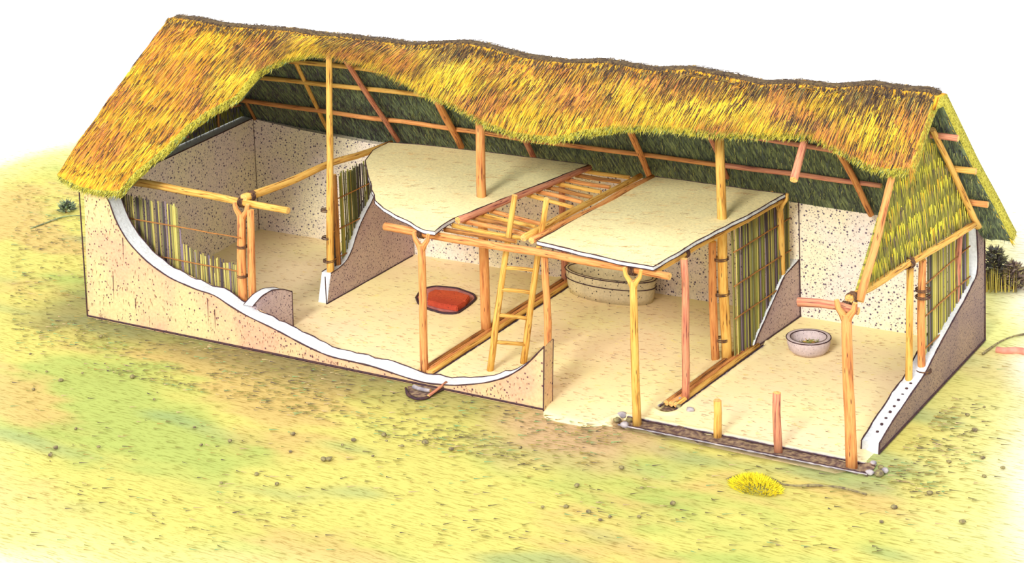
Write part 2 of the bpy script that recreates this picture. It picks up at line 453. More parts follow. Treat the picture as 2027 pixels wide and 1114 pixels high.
# partition between the left room and the middle: wall with a broken edge, plus a stub at the front
pa, pb = Vector((3.46, 1.88, 0)), Vector((3.40, 4.42, 0))
po = lambda x, y: ol(x, y, pa, pb)
top = ycurve([(655, 541), (672, 530), (688, 514), (698, 492), (704, 470), (715, 440), (728, 414), (738, 396), (752, 350)], po, .08, 1)
poly = [Vector((3.46, 1.86, -.06))]+top+[Vector((3.41, 4.3, top[-1].z)), Vector((3.40, 4.45, 1.9)), Vector((3.40, 4.45, -.06))]
bm = bmesh.new(); slab(bm, poly, (-.17, -.005, 0), 0, 1, 1, set(range(1, len(top)+1)), .009, 2, .02)
tube(bm, [Vector((3.465, 1.85, 0)), Vector((3.465, 1.85, poly[1].z))], [.009]*2, 5, mat=2, cap=2)
tube(bm, [Vector((3.47, 1.86, 0.005)), Vector((3.41, 4.4, 0.005))], [.01]*2, 5, mat=2, cap=2)
o = build('wall_partition', bm, [M_PART, M_CUT, M_INK]); tag(o, 'mauve stippled partition wall with a white broken edge beside the left tie beam', 'wall', kind='structure')
so = lambda x, y: ol(x, y, (3.56, .8), (3.50, .1))
top = ycurve([(578, 577), (560, 572), (538, 574), (518, 586), (500, 606)], so, .05, 1)
poly = [Vector((3.50, .04, -.06)), Vector((3.56, .84, -.06))]+top+[Vector((3.50, .04, max(.02, top[-1].z)))]
bm = bmesh.new(); slab(bm, poly, (-.17, 0, 0), 0, 0, 1, set(range(2, len(poly)-1)), .009, 2)
tube(bm, [Vector((3.565, .84, 0)), poly[2]], [.009]*2, 5, mat=2, cap=2)
o = build('wall_partition', bm, [M_PART, M_CUT, M_INK]); tag(o, 'short rounded stub of partition wall joined to the front wall', 'wall', kind='structure')
# partition at the byre: daub left only at the bottom corner of the reed screen
qa, qb = Vector((10.20, 3.34, 0)), Vector((10.26, by(10), 0))
qo = lambda x, y: ol(x, y, qa, qb)
top = ycurve([(1494, 684), (1499, 668), (1507, 650), (1517, 628), (1528, 602), (1540, 576), (1553, 546)], qo, .06, 1)
poly = [Vector((10.26, by(10)+.02, -.06)), Vector((10.26, by(10)+.02, top[-1].z+.1))]+top[::-1]+[Vector((10.20, 3.28, -.06))]
poly[2:2] = []
bm = bmesh.new(); slab(bm, poly, (-.16, .005, 0), 0, 0, 1, set(range(1, len(poly)-2)), .01, 2)
tube(bm, [Vector((10.21, 3.3, 0.01)), Vector((10.27, by(10), 0.01))], [.01]*2, 5, mat=2, cap=2)
tube(bm, [Vector((10.27, by(10), 0.01)), Vector((10.27, by(10), 1.9))], [.009]*2, 5, mat=2, cap=2)
o = build('wall_partition', bm, [M_PART, M_CUT, M_INK]); tag(o, 'triangle of stippled daub left at the foot of the byre reed screen', 'wall', kind='structure')

# ------------------------------------------------------------------ reed screens
REEDS = [(3, (184, 172, 96)), (3, (150, 144, 88)), (2, (116, 114, 84)), (1.5, (212, 200, 116)), (3, (84, 74, 78)), (1.4, (134, 118, 130))]
def reed_screen(name, a, b, zbot, ztop, label, rows=(), pal=REEDS, sp=.03, off=.0, r=.0125):
    """upright reeds between a and b; zbot/ztop are functions of the fraction along"""
    a = Vector(a); b = Vector(b); L = (b-a).length; d = (b-a)/L; nrm = Vector((-d.y, d.x, 0))
    e = bpy.data.objects.new(name, None); COL.objects.link(e); e.location = a; tag(e, label, 'reed screen')
    V, Fc, Cc = [], [], []
    k = int(L/sp)
    for i in range(k):
        t = (i+.5)/k; z0, z1 = zbot(t), ztop(t)
        if z1-z0 < .04: continue
        x = a+d*(t*L+random.uniform(-.008, .008))+nrm*random.uniform(-.012, .012)
        lean = random.uniform(-.02, .02); rr = r*random.uniform(.75, 1.15); c = pick(pal)
        z1 += random.uniform(-.05, .02); i0 = len(V)
        for zz, f in ((z0, 0), (z0+(z1-z0)*.5, .5), (z1, 1)):
            ctr = x+d*lean*f+Vector((0, 0, zz))-a
            for q in range(5):
                an = q*1.2566
                V.append(ctr+d*math.cos(an)*rr+nrm*math.sin(an)*rr)
        for s in range(2):
            for q in range(5):
                Fc.append((i0+s*5+q, i0+s*5+(q+1) % 5, i0+s*5+5+(q+1) % 5, i0+s*5+5+q))
        Fc.append(tuple(i0+10+q for q in range(5)))
        k2 = random.uniform(.8, 1.1)
        Cc += [c]*5+[tuple(v*k2 for v in c)]*5+[c]*5
    me = bpy.data.meshes.new('m'); me.from_pydata([tuple(v) for v in V], [], Fc)
    ca = me.color_attributes.new('Col', 'FLOAT_COLOR', 'POINT'); ca.data.foreach_set('color', [v for c in Cc for v in (*c, 1)])
    for p in me.polygons: p.use_smooth = True
    o = link('upright_reeds', me, [M_REED]); o.parent = e
    for (t0, t1, zf, side) in rows:
        bm = bmesh.new()
        pts = [d*(t0+(t1-t0)*i/8)*L+nrm*side*.028+Vector((0, 0, zf+.012*noise.noise(Vector((i*.9, zf, 0))))) for i in range(9)]
        tube(bm, pts, [.011]*9, 6, cap=0)
        o = link('binding_rod', mesh_bm(bm), [M_DARKW]); o.parent = e
    return e
def interp(tab):
    def f(t):
        for (a, va), (b, vb) in zip(tab, tab[1:]):
            if t <= b: return va+(vb-va)*max(0, (t-a)/(b-a))
        return tab[-1][1]
    return f
# front-left screen behind the broken front wall; y about .3
fa, fb = (.75, .26), (3.12, .26)
def fz(px, py): return oy(px, py, .26)
c = [fz(*p) for p in [(245, 362), (350, 385), (352, 480), (400, 502), (492, 528)]]
tt = lambda q: (q.x-fa[0])/(fb[0]-fa[0])
ztop = interp([(0, 1.9), (tt(c[1]), 1.86), (tt(c[1])+.02, c[2].z), (tt(c[3]), c[3].z), (1, c[4].z)])
reed_screen('reed_screen', (*fa, 0), (*fb, 0), lambda t: .02, ztop, 'yellow-green upright reed screen behind the broken left end of the front wall',
            rows=[(0, 1, 1.52, -1), (0, 1, .98, -1), (.1, 1, .42, -1)])
# left partition screen under the tie beam
reed_screen('reed_screen', (3.35, 2.2, 0), (3.33, 4.35, 0), lambda t: .03, lambda t: 1.93, 'dark olive reed screen below the left tie beam beside the centre post',
            rows=[(0, 1, 1.55, -1), (0, 1, 1.05, -1), (0, 1, .6, -1)], pal=[(2, (150, 150, 74)), (3, (104, 104, 66)), (3, (80, 72, 70)), (1, (188, 168, 90))])
# byre partition screen
reed_screen('reed_screen', (10.12, 2.62, 0), (10.19, 4.45, 0), lambda t: .03, lambda t: 1.93, 'tall green reed screen between the double centre post and the byre back wall',
            rows=[(0, 1, 1.6, -1), (0, 1, 1.1, -1), (0, 1, .62, -1)], pal=REEDS+[(2, (160, 166, 84))])
# end wall screen
reed_screen('reed_screen', (12.93, 2.55, 0), (12.93, 4.5, 0), lambda t: .03, lambda t: 1.93, 'yellow-green reed screen in the right end wall beside the two lashed posts',
            rows=[(0, 1, 1.55, -1), (0, 1, 1.1, -1), (0, 1, .65, -1)], pal=REEDS+[(3, (204, 194, 88))])

# ------------------------------------------------------------------ posts
def px_post(base, top, r0, r1, mat, label, fork=0, z0=0.0, zx=None):
    p0 = oz(*base, z0); p1 = oy(*top, p0.y)
    return pole('timber_post', p0-Vector((0, 0, .05)), p1, r0, r1, mat, label, 'post', fork=fork)
PG = 'posts'
p1a = pole('timber_post', (3.10, .22, -.02), (3.06, .36, 1.84), .075, .065, M_ORANGE, 'forked post with flared top at the corner of the left reed screen', 'post', fork=1)
p1b = pole('timber_post', (3.27, .24, -.02), (3.22, .38, 1.93), .062, .055, M_ORANGE, 'thinner post lashed to the right of the forked left corner post', 'post')
for z in (1.35, .9, .45): lash(p1a, (3.08+.0*z, .22+.07*z, z), (0, 0, 1), .08, 2)
k1 = pole('timber_post', (3.38, 2.10, -.02), oy(651, 104, 2.1), .062, .05, M_GOLD, 'tall slim centre post rising to the open roof in the left room', 'post')
k1b = pole('timber_post', (3.37, 2.36, .0), (3.36, 2.34, 1.96), .055, .05, M_DARKW, 'short post lashed right of the tall left centre post', 'post')
for z in (1.45, 1.0, .62): lash(k1, (3.37, 2.10, z), (0, 0, 1), .088, 2)
p2 = px_post((841, 737), (834, 484), .06, .055, M_ORANGE, 'forked front post carrying the loft corner, standing on the broken wall', fork=1)
k2 = px_post((962, 655), (950, 238), .075, .07, M_ORANGE, 'thick centre post that passes up through the cream loft floor')
pole('timber_post', oz(1118, 556)-Vector((0, 0, .05)), Vector((*oz(1118, 556).xy, 1.92)), .055, .05, M_RED, 'short-looking red post at the back end of the long sill', 'post')
q = oz(1078, 508, 1.9); pole('timber_post', (q.x-.02, q.y, -.02), q, .055, .05, M_ORANGE, 'post beside the broken door jamb right of the ladder', 'post')
p3 = px_post((1261, 838), (1253, 556), .06, .05, M_GOLD, 'yellow forked post at the left end of the front trench', fork=1)
p4f = px_post((1357, 790), (1354, 512), .055, .05, M_RED, 'pinkish post at the near end of the byre sill')
k3 = px_post((1438, 712), (1424, 262), .075, .065, M_GOLD, 'tallest centre post rising through the loft edge to the roof')
k3b = px_post((1417, 712), (1410, 478), .06, .055, M_ORANGE, 'post lashed left of the tallest centre post')
for z in (1.5, .98, .3): lash(k3, (k3.location.x-.05, k3.location.y, z), (0, 0, 1), .105, 2)
q = oz(1543, 400, 1.95); pole('timber_post', (10.15, 4.32, -.0), (q.x, q.y, 1.93), .05, .05, M_GOLD, 'yellow post at the back corner of the byre reed screen', 'post', fork=1)
p4 = px_post((1686, 922), (1675, 622), .075, .065, M_ORANGE, 'stout pinkish forked post at the right end of the front trench', fork=1)
T4a, T4b = Vector((12.80, .30, 2.0)), Vector((13.13, 4.10, 2.0))
q1 = ol(1806, 530, T4a, T4b); q2 = ol(1828, 520, T4a, T4b)
e1 = pole('timber_post', (q1.x-.07, q1.y, -.02), (q1.x-.03, q1.y, 1.95), .05, .047, M_GOLD, 'left one of the two lashed posts in the right end wall', 'post')
e2 = pole('timber_post', (q2.x-.05, q2.y, -.02), (q2.x-.01, q2.y, 1.95), .055, .05, M_ORANGE, 'right one of the two lashed posts in the right end wall', 'post')
for z in (1.55, 1.45, .4): lash(e2, (q2.x+.01, q2.y-.05, z), (0, 0, 1), .1, 2)
q = ol(1921, 464, T4a, T4b)
pole('timber_post', (12.84, q.y, -.02), (12.97, q.y, 1.92), .05, .045, M_RED, 'dark red post at the back right corner of the house', 'post', fork=1)
pole('cut_post', oz(1420, 866)-Vector((0, 0, .02)), oy(1420, 792, oz(1420, 866).y), .055, .052, M_GOLD, 'left one of two short sawn-off posts in the front trench', 'post')
pole('cut_post', oz(1541, 893)-Vector((0, 0, .02)), oy(1538, 777, oz(1541, 893).y), .055, .052, M_RED, 'right one of two short sawn-off posts in the front trench', 'post')

# ------------------------------------------------------------------ plates and tie beams
def px_pole(name, a, b, z, r0, r1, mat, label, cat, bend=.02, zb=None):
    return pole(name, oz(*a, z), oz(*b, zb if zb is not None else z), r0, r1, mat, label, cat, bend=bend)
wp1 = px_pole('wall_plate', (238, 356), (571, 417), 1.98, .065, .05, M_GOLD, 'curved pole along the top of the left reed screen', 'beam')
wp2 = px_pole('wall_plate', (762, 448), (1326, 547), 1.96, .06, .05, M_ORANGE, 'long front pole under the edge of the loft', 'beam')
wp3 = px_pole('wall_plate', (1580, 597), (1700, 616), 1.98, .06, .05, M_RED, 'short broken pole stub on top of the right front post', 'beam')
t1 = px_pole('tie_beam', (482, 392), (775, 283), 2.06, .065, .045, M_GOLD, 'bowed tie beam crossing the left room above the partition', 'beam', .03)
t3 = px_pole('tie_beam', (1294, 535), (1556, 391), 1.98, .055, .045, M_GOLD, 'yellow tie beam under the right edge of the loft', 'beam')
t4 = px_pole('tie_beam', (1680, 592), (1928, 445), 2.04, .055, .045, M_GOLD, 'tie beam across the right gable end', 'beam')
for o, c_, ax in ((wp1, oz(480, 400, 1.98), (1, 0, 0)), (t1, oz(497, 388, 2.06), (.1, 1, 0)), (wp2, oz(835, 461, 1.96), (1, 0, 0)), (wp2, oz(1253, 534, 1.96), (1, 0, 0)),
                  (wp3, oz(1676, 608, 1.98), (1, 0, 0)), (t4, oz(1686, 590, 2.04), (.1, 1, 0)), (t4, oz(1800, 520, 2.04), (.1, 1, 0)), (t3, oz(1355, 500, 1.98), (0, 1, 0))):
    lash(o, c_, ax, .072, 4)
# loft rails and floor poles
px_pole('loft_rail', (906, 436), (1168, 331), 2.08, .05, .042, M_RED, 'brown rail on the left side of the ladder opening', 'beam')
px_pole('loft_rail', (1036, 471), (1268, 348), 2.08, .05, .042, M_GOLD, 'inner one of the two rails on the right side of the ladder opening', 'beam')
px_pole('loft_rail', (1052, 476), (1292, 350), 2.10, .048, .04, M_ORANGE, 'outer one of the two rails on the right side of the ladder opening', 'beam')
SL = [((1158, 338), (1246, 351)), ((1140, 347), (1228, 360)), ((1120, 355), (1208, 370)), ((1101, 363), (1190, 380)), ((1082, 371), (1172, 390)), ((1063, 379), (1153, 400)), ((1045, 386), (1134, 410)),
      ((992, 408), (1085, 436)), ((970, 417), (1072, 443)), ((950, 424), (1060, 449)), ((930, 430), (1050, 457)), ((912, 437), (1040, 464)), ((896, 446), (1034, 471)), ((880, 454), (1022, 478))]
ORD = ['first', 'second', 'third', 'fourth', 'fifth', 'sixth', 'seventh', 'eighth', 'ninth', 'tenth', 'eleventh', 'twelfth', 'thirteenth', 'fourteenth', 'fifteenth', 'sixteenth', 'seventeenth']
for i, (a, b) in enumerate(SL):
    if i < 7: lb_ = 'thin floor pole bridging the rails behind the ladder opening'; g = 'loft floor poles behind the ladder opening'
    else: lb_ = 'thin floor pole bridging the rails in front of the ladder opening'; g = 'loft floor poles in front of the ladder opening'
    if i == 7: continue
    lb_ = 'thin floor pole '+('behind' if i < 7 else 'in front of')+' the ladder opening, '+ORD[i if i < 7 else 13-i]+(' from the back' if i < 7 else ' from the front')
    o = px_pole('loft_pole', a, b, 2.0, .034, .03, (M_GOLD, M_DARKW, M_ORANGE)[i % 3], lb_, 'pole', .012); o['group'] = g

# ------------------------------------------------------------------ loft floor slabs
def loft(name, px, label, cutf=None, th=.055):
    pts = [oz(*p, 2.10) for p in px]; pts = curve_res(pts+[pts[0]], .09)[:-1]
    pts = [p+Vector((noise.noise(p*4)*.02, noise.noise(p*4+Vector((9, 0, 0)))*.02, 0)) for p in pts]
    bm = bmesh.new(); slab(bm, pts, (0, 0, -th), 0, 1, 1, set(range(len(pts))), .008, 2)
    o = build(name, bm, [M_LOFT, M_CUT, M_INK]); return tag(o, label, 'loft floor')
LA = [(722, 318), (740, 297), (768, 282), (830, 286), (1000, 305), (1166, 326), (1080, 360), (985, 397), (905, 430), (874, 446), (860, 458), (838, 455), (812, 440), (788, 428), (760, 412), (742, 397), (735, 368), (728, 340)]
LB = [(1293, 349), (1420, 366), (1554, 384), (1470, 430), (1380, 476), (1292, 528), (1262, 522), (1225, 516), (1150, 498), (1062, 477), (1150, 428)]
loft_l = loft('loft_floor', LA, 'left loft floor of cream daub with rounded broken corner')
loft_r = loft('loft_floor', LB, 'right loft floor of cream daub above the cross passage')
# brush marks of straw in the daub
for ob, px, n in ((loft_l, LA, 260), (loft_r, LB, 260)):
    P = [oz(*p, 2.10) for p in px]
    xs = [p.x for p in P]; ys = [p.y for p in P]; it = []
    def inp(x, y):
        ins = False
        for i in range(len(P)):
            a = P[i]; b = P[(i+1) % len(P)]
            if (a.y > y) != (b.y > y) and x < (b.x-a.x)*(y-a.y)/(b.y-a.y)+a.x: ins = not ins
        return ins
    while len(it) < n:
        x = random.uniform(min(xs), max(xs)); y = random.uniform(min(ys), max(ys))
        if not inp(x, y) or not inp(x+.1, y+.12): continue
        for k in range(random.randint(1, 4)):
            a = random.uniform(.5, 1.1)
            it.append((Vector((x+k*.045, y+k*.004, 2.099)), Vector((math.cos(a), math.sin(a), .03)), Vector((-math.sin(a), math.cos(a), 0)), random.uniform(.06, .12), .009, pick([(1, (176, 132, 84)), (1, (150, 116, 84)), (1, (208, 170, 110))])))
    s = strands('straw_marks', it, M_STRAW); s.parent = ob; s['kind'] = 'stuff'

# ------------------------------------------------------------------ roof timbers
BS = 1.05; BN = (0, BS, 1.0); BD = 4.2+BS*2.35
def obk(x, y, drop=0.0): return on(x, y, BN, BD-drop)
def bk_pole(name, a, b, drop, r0, r1, mat, label, cat): return pole(name, obk(*a, drop), obk(*b, drop), r0, r1, mat, label, cat, bend=.015)
raf = [((583, 118), (657, 272), 'slim rafter seen behind the tall left centre post', .036, M_GOLD), ((672, 100), (788, 278), 'long rafter just right of the tall left centre post', .045, M_RED),
       ((862, 192), (913, 291), 'thick orange rafter standing on the back of the left loft floor', .06, M_ORANGE), ((1030, 258), (1057, 314), 'short visible rafter behind the middle of the loft', .05, M_RED),
       ((1238, 240), (1287, 352), 'rafter meeting the back end of the ladder opening', .052, M_ORANGE), ((1398, 255), (1440, 352), 'thin red rafter just left of the tallest centre post', .036, M_RED),
       ((1652, 285), (1724, 424), 'orange rafter leaning against the right gable', .052, M_ORANGE), ((478, 185), (505, 236), 'thin rafter in the dark back left corner', .03, M_DARKW)]
for a, b, l, r, mt in raf: bk_pole('rafter', a, b, .16 if r > .04 else .05, r, r*.9, mt, l, 'rafter')
o = pole('rafter', oy(1598, 262, 1.95), oy(1571, 356, 1.2), .05, .055, M_RED, 'broken rafter stub hanging from the front thatch near the gable', 'rafter')
for a, b, l, mt in [((560, 120), (830, 147), 'topmost roof purlin in the open left roof', M_GOLD), ((488, 152), (900, 194), 'second roof purlin down in the open left roof', M_GOLD), ((470, 197), (1420, 326), 'lowest long roof purlin running behind the loft', M_ORANGE),
                    ((1420, 262), (1675, 303), 'upper red purlin right of the tallest centre post', M_RED), ((1420, 326), (1745, 368), 'lower red purlin running to the right gable', M_RED)]:
    bk_pole('purlin', a, b, .09, .04, .036, mt, l, 'purlin')
for a, b, l, mt in [((1800, 263), (1897, 274), 'upper purlin end poking out beyond the right gable', M_RED), ((1850, 330), (1932, 339), 'middle purlin end poking out beyond the right gable', M_GOLD), ((1880, 393), (1956, 405), 'lowest purlin end poking out beyond the right gable', M_ORANGE)]:
    bk_pole('purlin', a, b, .09, .045, .045, mt, l, 'purlin')
APX = ol(1800, 180, T4a, T4b)
g = Vector((.07, -.005, 0))
pole('gable_rafter', ol(1691, 594, T4a, T4b)+g, ol(1762, 325, T4a, T4b)+g, .055, .045, M_ORANGE, 'long front rafter of the right gable leaning over the byre', 'rafter')
pole('gable_rafter', ol(1927, 447, T4a, T4b)+g, ol(1836, 255, T4a, T4b)+g, .05, .042, M_GOLD, 'yellow back rafter of the right gable', 'rafter')

# ------------------------------------------------------------------ thatched roof
roof = bpy.data.objects.new('thatched_roof', None); COL.objects.link(roof); roof.location = (6.6, 2.35, 4.2)
tag(roof, 'golden thatched roof cut away at the front over the rooms', 'roof')
RID = [(335, 32), (380, 38), (440, 50), (500, 54), (570, 60), (620, 68), (680, 72), (750, 80), (810, 88), (880, 84), (920, 84), (960, 92), (1030, 112), (1110, 123), (1190, 121), (1240, 130), (1290, 138), (1360, 136), (1430, 149), (1500, 166), (1570, 163), (1640, 172), (1720, 166), (1780, 176), (1835, 180), (1852, 188)]
RP = [oy(x, y+4, 2.35) for x, y in RID]
FS = .77; FN = (0, -FS, 1.0); FD = 4.3-FS*2.35
CUT = [(112, 345), (135, 358), (160, 369), (200, 376), (235, 378), (265, 345), (330, 290), (365, 250), (420, 215), (470, 190), (485, 165), (500, 140), (560, 110), (600, 101), (640, 98), (700, 112), (745, 128), (790, 150), (830, 175), (860, 188), (900, 205), (960, 240), (1020, 260), (1090, 270), (1125, 266), (1160, 255), (1230, 245), (1330, 250), (1430, 260), (1500, 262), (1600, 262), (1660, 290), (1720, 325), (1760, 335), (1805, 328)]
CPT = [on(x, y, FN, FD) for x, y in CUT]
for i in range(1, len(CPT)):
    if CPT[i].x <= CPT[i-1].x+.01: CPT[i].x = CPT[i-1].x+.01
def tab(pts, x, k):
    if x <= pts[0].x: return pts[0][k]
    for a, b in zip(pts, pts[1:]):
        if x <= b.x: return a[k]+(b[k]-a[k])*(x-a.x)/(b.x-a.x)
    return pts[-1][k]
XL_R, XL_E, XR_R, XR_E = RP[0].x, CPT[0].x, RP[-1].x, CPT[-1].x
def cutz(x): return tab(CPT, x, 2)
NU, NV = 260, 26
TH = .2
def roof_x(u, zfrac):   # verge skew: zfrac 0 at ridge, 1 at full eave
    return (XL_R+(XL_E-XL_R)*zfrac)*(1-u)+(XR_R+(XR_E-XR_R)*min(1, zfrac*2))*u
def rid_z(x): return tab(RP, x, 2)
ZE = CPT[0].z
def front_pt(u, v):
    """u along, v 0 ridge .. 1 cut edge"""
    # find x and z consistent with skewed verge
    zf = 0; x = roof_x(u, 0)
    for _ in range(4):
        zc = cutz(x); zt = rid_z(x); z = zt+(zc-zt)*v; zf = max(0, min(1, (4.25-z)/(4.25-ZE))); x = roof_x(u, zf)
    zt = rid_z(x); zc = cutz(x); yc = (zc-FD)/FS
    z = zt+(zc-zt)*v; y = 2.35+(yc-2.35)*v
    bulge = math.sin(math.pi*min(1, v*1.0))*.03
    n_ = Vector((0, -.7, .714))
    h = bulge+.035*noise.noise(Vector((x*1.1, y*1.6, z*1.6)))+.02*noise.noise(Vector((x*6, y*1.5, z*1.5)))
    if v < .08: h = .02*noise.noise(Vector((x*2, 0, 0)))
    return Vector((x, y, z))+n_*h
def shell(pt, nu, nv, inward, mats3):
    """outer grid + inner grid + rim"""
    bm = bmesh.new(); A = []; B = []
    for j in range(nv+1):
        ra_, rb_ = [], []
        for i in range(nu+1):
            p = pt(i/nu, j/nv); ra_.append(bm.verts.new(p))
            k = .35 if j == nv else 1
            q = p+inward*(TH*(.8 if j == nv else 1))
            if j == nv: q = q+Vector((0, 0, .05*noise.noise(p*8)))
            rb_.append(bm.verts.new(q))
        A.append(ra_); B.append(rb_)
    for j in range(nv):
        for i in range(nu):
            bm.faces.new((A[j][i], A[j+1][i], A[j+1][i+1], A[j][i+1])).material_index = 0
            bm.faces.new((B[j][i], B[j][i+1], B[j+1][i+1], B[j+1][i])).material_index = 1
    for i in range(nu):
        bm.faces.new((A[nv][i], B[nv][i], B[nv][i+1], A[nv][i+1])).material_index = 2
        bm.faces.new((A[0][i], A[0][i+1], B[0][i+1], B[0][i])).material_index = 0
    for j in range(nv):
        bm.faces.new((A[j][0], B[j][0], B[j+1][0], A[j+1][0])).material_index = 2
        bm.faces.new((A[j][nu], A[j+1][nu], B[j+1][nu], B[j][nu])).material_index = 2
    bmesh.ops.recalc_face_normals(bm, faces=bm.faces[:])
    return bm
bm = shell(front_pt, NU, NV, Vector((0, .61, -.79)), None)
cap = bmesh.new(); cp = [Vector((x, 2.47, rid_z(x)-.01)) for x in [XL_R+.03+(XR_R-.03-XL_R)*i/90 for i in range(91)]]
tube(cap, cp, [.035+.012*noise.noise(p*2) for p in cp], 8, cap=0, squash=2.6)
build('ridge_cap', cap, [flat('shaded_ridge', (70, 58, 50), (108, 90, 62), 20)], roof, True)  # dark cap, ridge shading put into its colour
fslope = build('front_thatch', bm, [M_THATCH, M_UNDER, M_THCUT], roof, True)
# back slope: full, from ridge to eave; seen from inside
EB = [obk(x, y) for x, y in ((1850, 195), (1968, 392), (1990, 452))]
XB_R, XB_E = XR_R+.05, 13.46
def back_pt(u, v):
    yE = 4.76
    xl = XL_R-.5*v; xr = XB_R+(XB_E-XB_R)*v
    x = xl+(xr-xl)*u
    z0_ = BD-BS*2.35
    SH = .2/.724
    y = 2.35+SH*min(1, v/.05)+(yE-2.35)*max(0, v-.05)/.95; z = (BD-BS*(y-SH)) if v > .05 else z0_
    zt = rid_z(x); z += (zt-z0_)*max(0, 1-v*2.2)
    return Vector((x, y, z))+Vector((0, .7, .7))*(.02*noise.noise(Vector((x*1.3, y*1.3, 0)))+.0)
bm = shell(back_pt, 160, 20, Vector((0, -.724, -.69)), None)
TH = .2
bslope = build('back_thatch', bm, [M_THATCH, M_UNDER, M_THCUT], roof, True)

PALF = [(4, (216, 164, 62)), (4, (226, 188, 66)), (2.4, (208, 142, 74)), (2, (172, 126, 66)), (2.2, (104, 80, 54)), (2.2, (62, 50, 52)), (1, (190, 182, 84))]
PALY = [(5, (240, 208, 66)), (3, (232, 188, 60)), (1, (232, 164, 64)), (1.3, (120, 92, 54)), (1.2, (66, 52, 52)), (1, (200, 192, 84))]
PALO = [(4, (214, 142, 78)), (3, (218, 160, 72)), (1, (240, 196, 70)), (1.6, (116, 80, 60)), (1.4, (68, 52, 56))]
PALD = [(3, (156, 122, 66)), (3, (108, 90, 66)), (2, (200, 162, 80)), (3, (62, 54, 58)), (1, (150, 146, 86))]
it = []
for k in range(26000):
    u = random.random(); v = random.random()**.9
    p = front_pt(u, v*.97); q = front_pt(u, min(1, v*.97+.02))
    d = (q-p)
    if d.length < 1e-4: continue
    d.normalize(); sway = -.16+.12*noise.noise(Vector((p.x*.9, p.z*2, 4)))+random.uniform(-.07, .07)
    d = (d+Vector((sway*.2, 0, 0))+Vector((random.uniform(-.05, .05), -.02, .03))).normalized()
    nz = noise.noise(Vector((p.x*1.1, p.z*3.2, 2)))+random.uniform(-.12, .12)
    slope_d = (4.3-p.z)
    pal = PALD if slope_d < .10+.12*noise.noise(Vector((p.x*2, 0, 0)))+random.uniform(-.05, .1) else (PALY if nz > .12 else (PALO if nz < -.15 else PALF))  # stalks near the ridge take the dark set, shading put into colour
    if noise.noise(Vector((p.x*2.3+9, p.z*6, 8))) > .46 and random.random() < .45: pal = PALD
    L = random.uniform(.14, .3)
    if v > .9: L *= .5
    it.append((p-Vector((0, .004, -.006)), d, Vector((1, 0, 0)), L, random.uniform(.008, .017), pick(pal)))
for k in range(4200):   # darker, older stalks lying proud of the rest
    u = random.random(); v = random.random()**1.1*.93
    p = front_pt(u, v); d = (front_pt(u, v+.02)-p).normalized()
    if noise.noise(Vector((p.x*1.4+3, p.z*3.5, 6))) < random.uniform(-.35, .15): continue
    d = (d+Vector((-.05+random.uniform(-.05, .05), -.02, .03))).normalized()
    it.append((p+Vector((0, -.008, .01)), d, Vector((1, 0, 0)), random.uniform(.12, .24), random.uniform(.011, .017), pick([(3, (66, 52, 48)), (2, (92, 70, 52)), (1, (120, 92, 58))])))
for k in range(5000):   # crest stalks, ridge shading put into their darker colours
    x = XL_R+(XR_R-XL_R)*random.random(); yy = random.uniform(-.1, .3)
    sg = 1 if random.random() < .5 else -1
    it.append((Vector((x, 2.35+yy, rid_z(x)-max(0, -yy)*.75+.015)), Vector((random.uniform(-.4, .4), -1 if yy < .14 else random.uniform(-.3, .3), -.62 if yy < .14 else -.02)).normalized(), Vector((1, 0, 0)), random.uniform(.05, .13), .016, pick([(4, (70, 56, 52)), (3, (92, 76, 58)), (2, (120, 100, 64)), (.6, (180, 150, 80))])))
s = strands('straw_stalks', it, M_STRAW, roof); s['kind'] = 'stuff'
# straw ends along the cut edge and the right verge
it = []
for k in range(5200):
    u = random.random(); p = front_pt(u, 1.0); q = front_pt(u, .95); d = (p-q).normalized()
    p = p+Vector((0, .42, -.75)).normalized()*random.uniform(0, TH*.8)-d*.03
    it.append((p, (d+Vector((random.uniform(-.35, .25), random.uniform(-.3, .2), random.uniform(-.3, .2)))).normalized(), Vector((1, 0, 0)), random.uniform(.05, .1), .013,
               pick([(3, (220, 212, 84)), (2, (240, 230, 120)), (2, (150, 150, 64)), (2.5, (70, 62, 48)), (1, (120, 160, 120))])))
for k in range(1500):
    v = random.random(); p = front_pt(1.0, v); q = front_pt(1.0, max(0, v-.03)); d = (front_pt(1.0, min(1, v+.03))-q).normalized()
    p = p+Vector((-.02, .42*TH*random.random(), -.75*TH*random.random()))
    it.append((p, (d+Vector((random.uniform(-.1, .25), 0, 0))).normalized(), Vector((1, 0, 0)), random.uniform(.08, .18), .013, pick(PALF)))
for k in range(2600):
    v = random.random(); p = back_pt(1.0, v); d = (back_pt(1.0, min(1, v+.03))-back_pt(1.0, max(0, v-.03))).normalized()
    p = p+Vector((-.03, 0, 0))+Vector((0, -.724, -.69))*TH*random.random()
    it.append((p, (d+Vector((random.uniform(-.1, .3), 0, 0))).normalized(), Vector((1, 0, 0)), random.uniform(.07, .16), .013, pick([(3, (232, 206, 70)), (2, (214, 176, 60)), (1, (140, 130, 60)), (1, (90, 76, 50)), (1, (200, 205, 96))])))
s = strands('cut_straw_ends', it, M_STRAW, roof); s['kind'] = 'stuff'
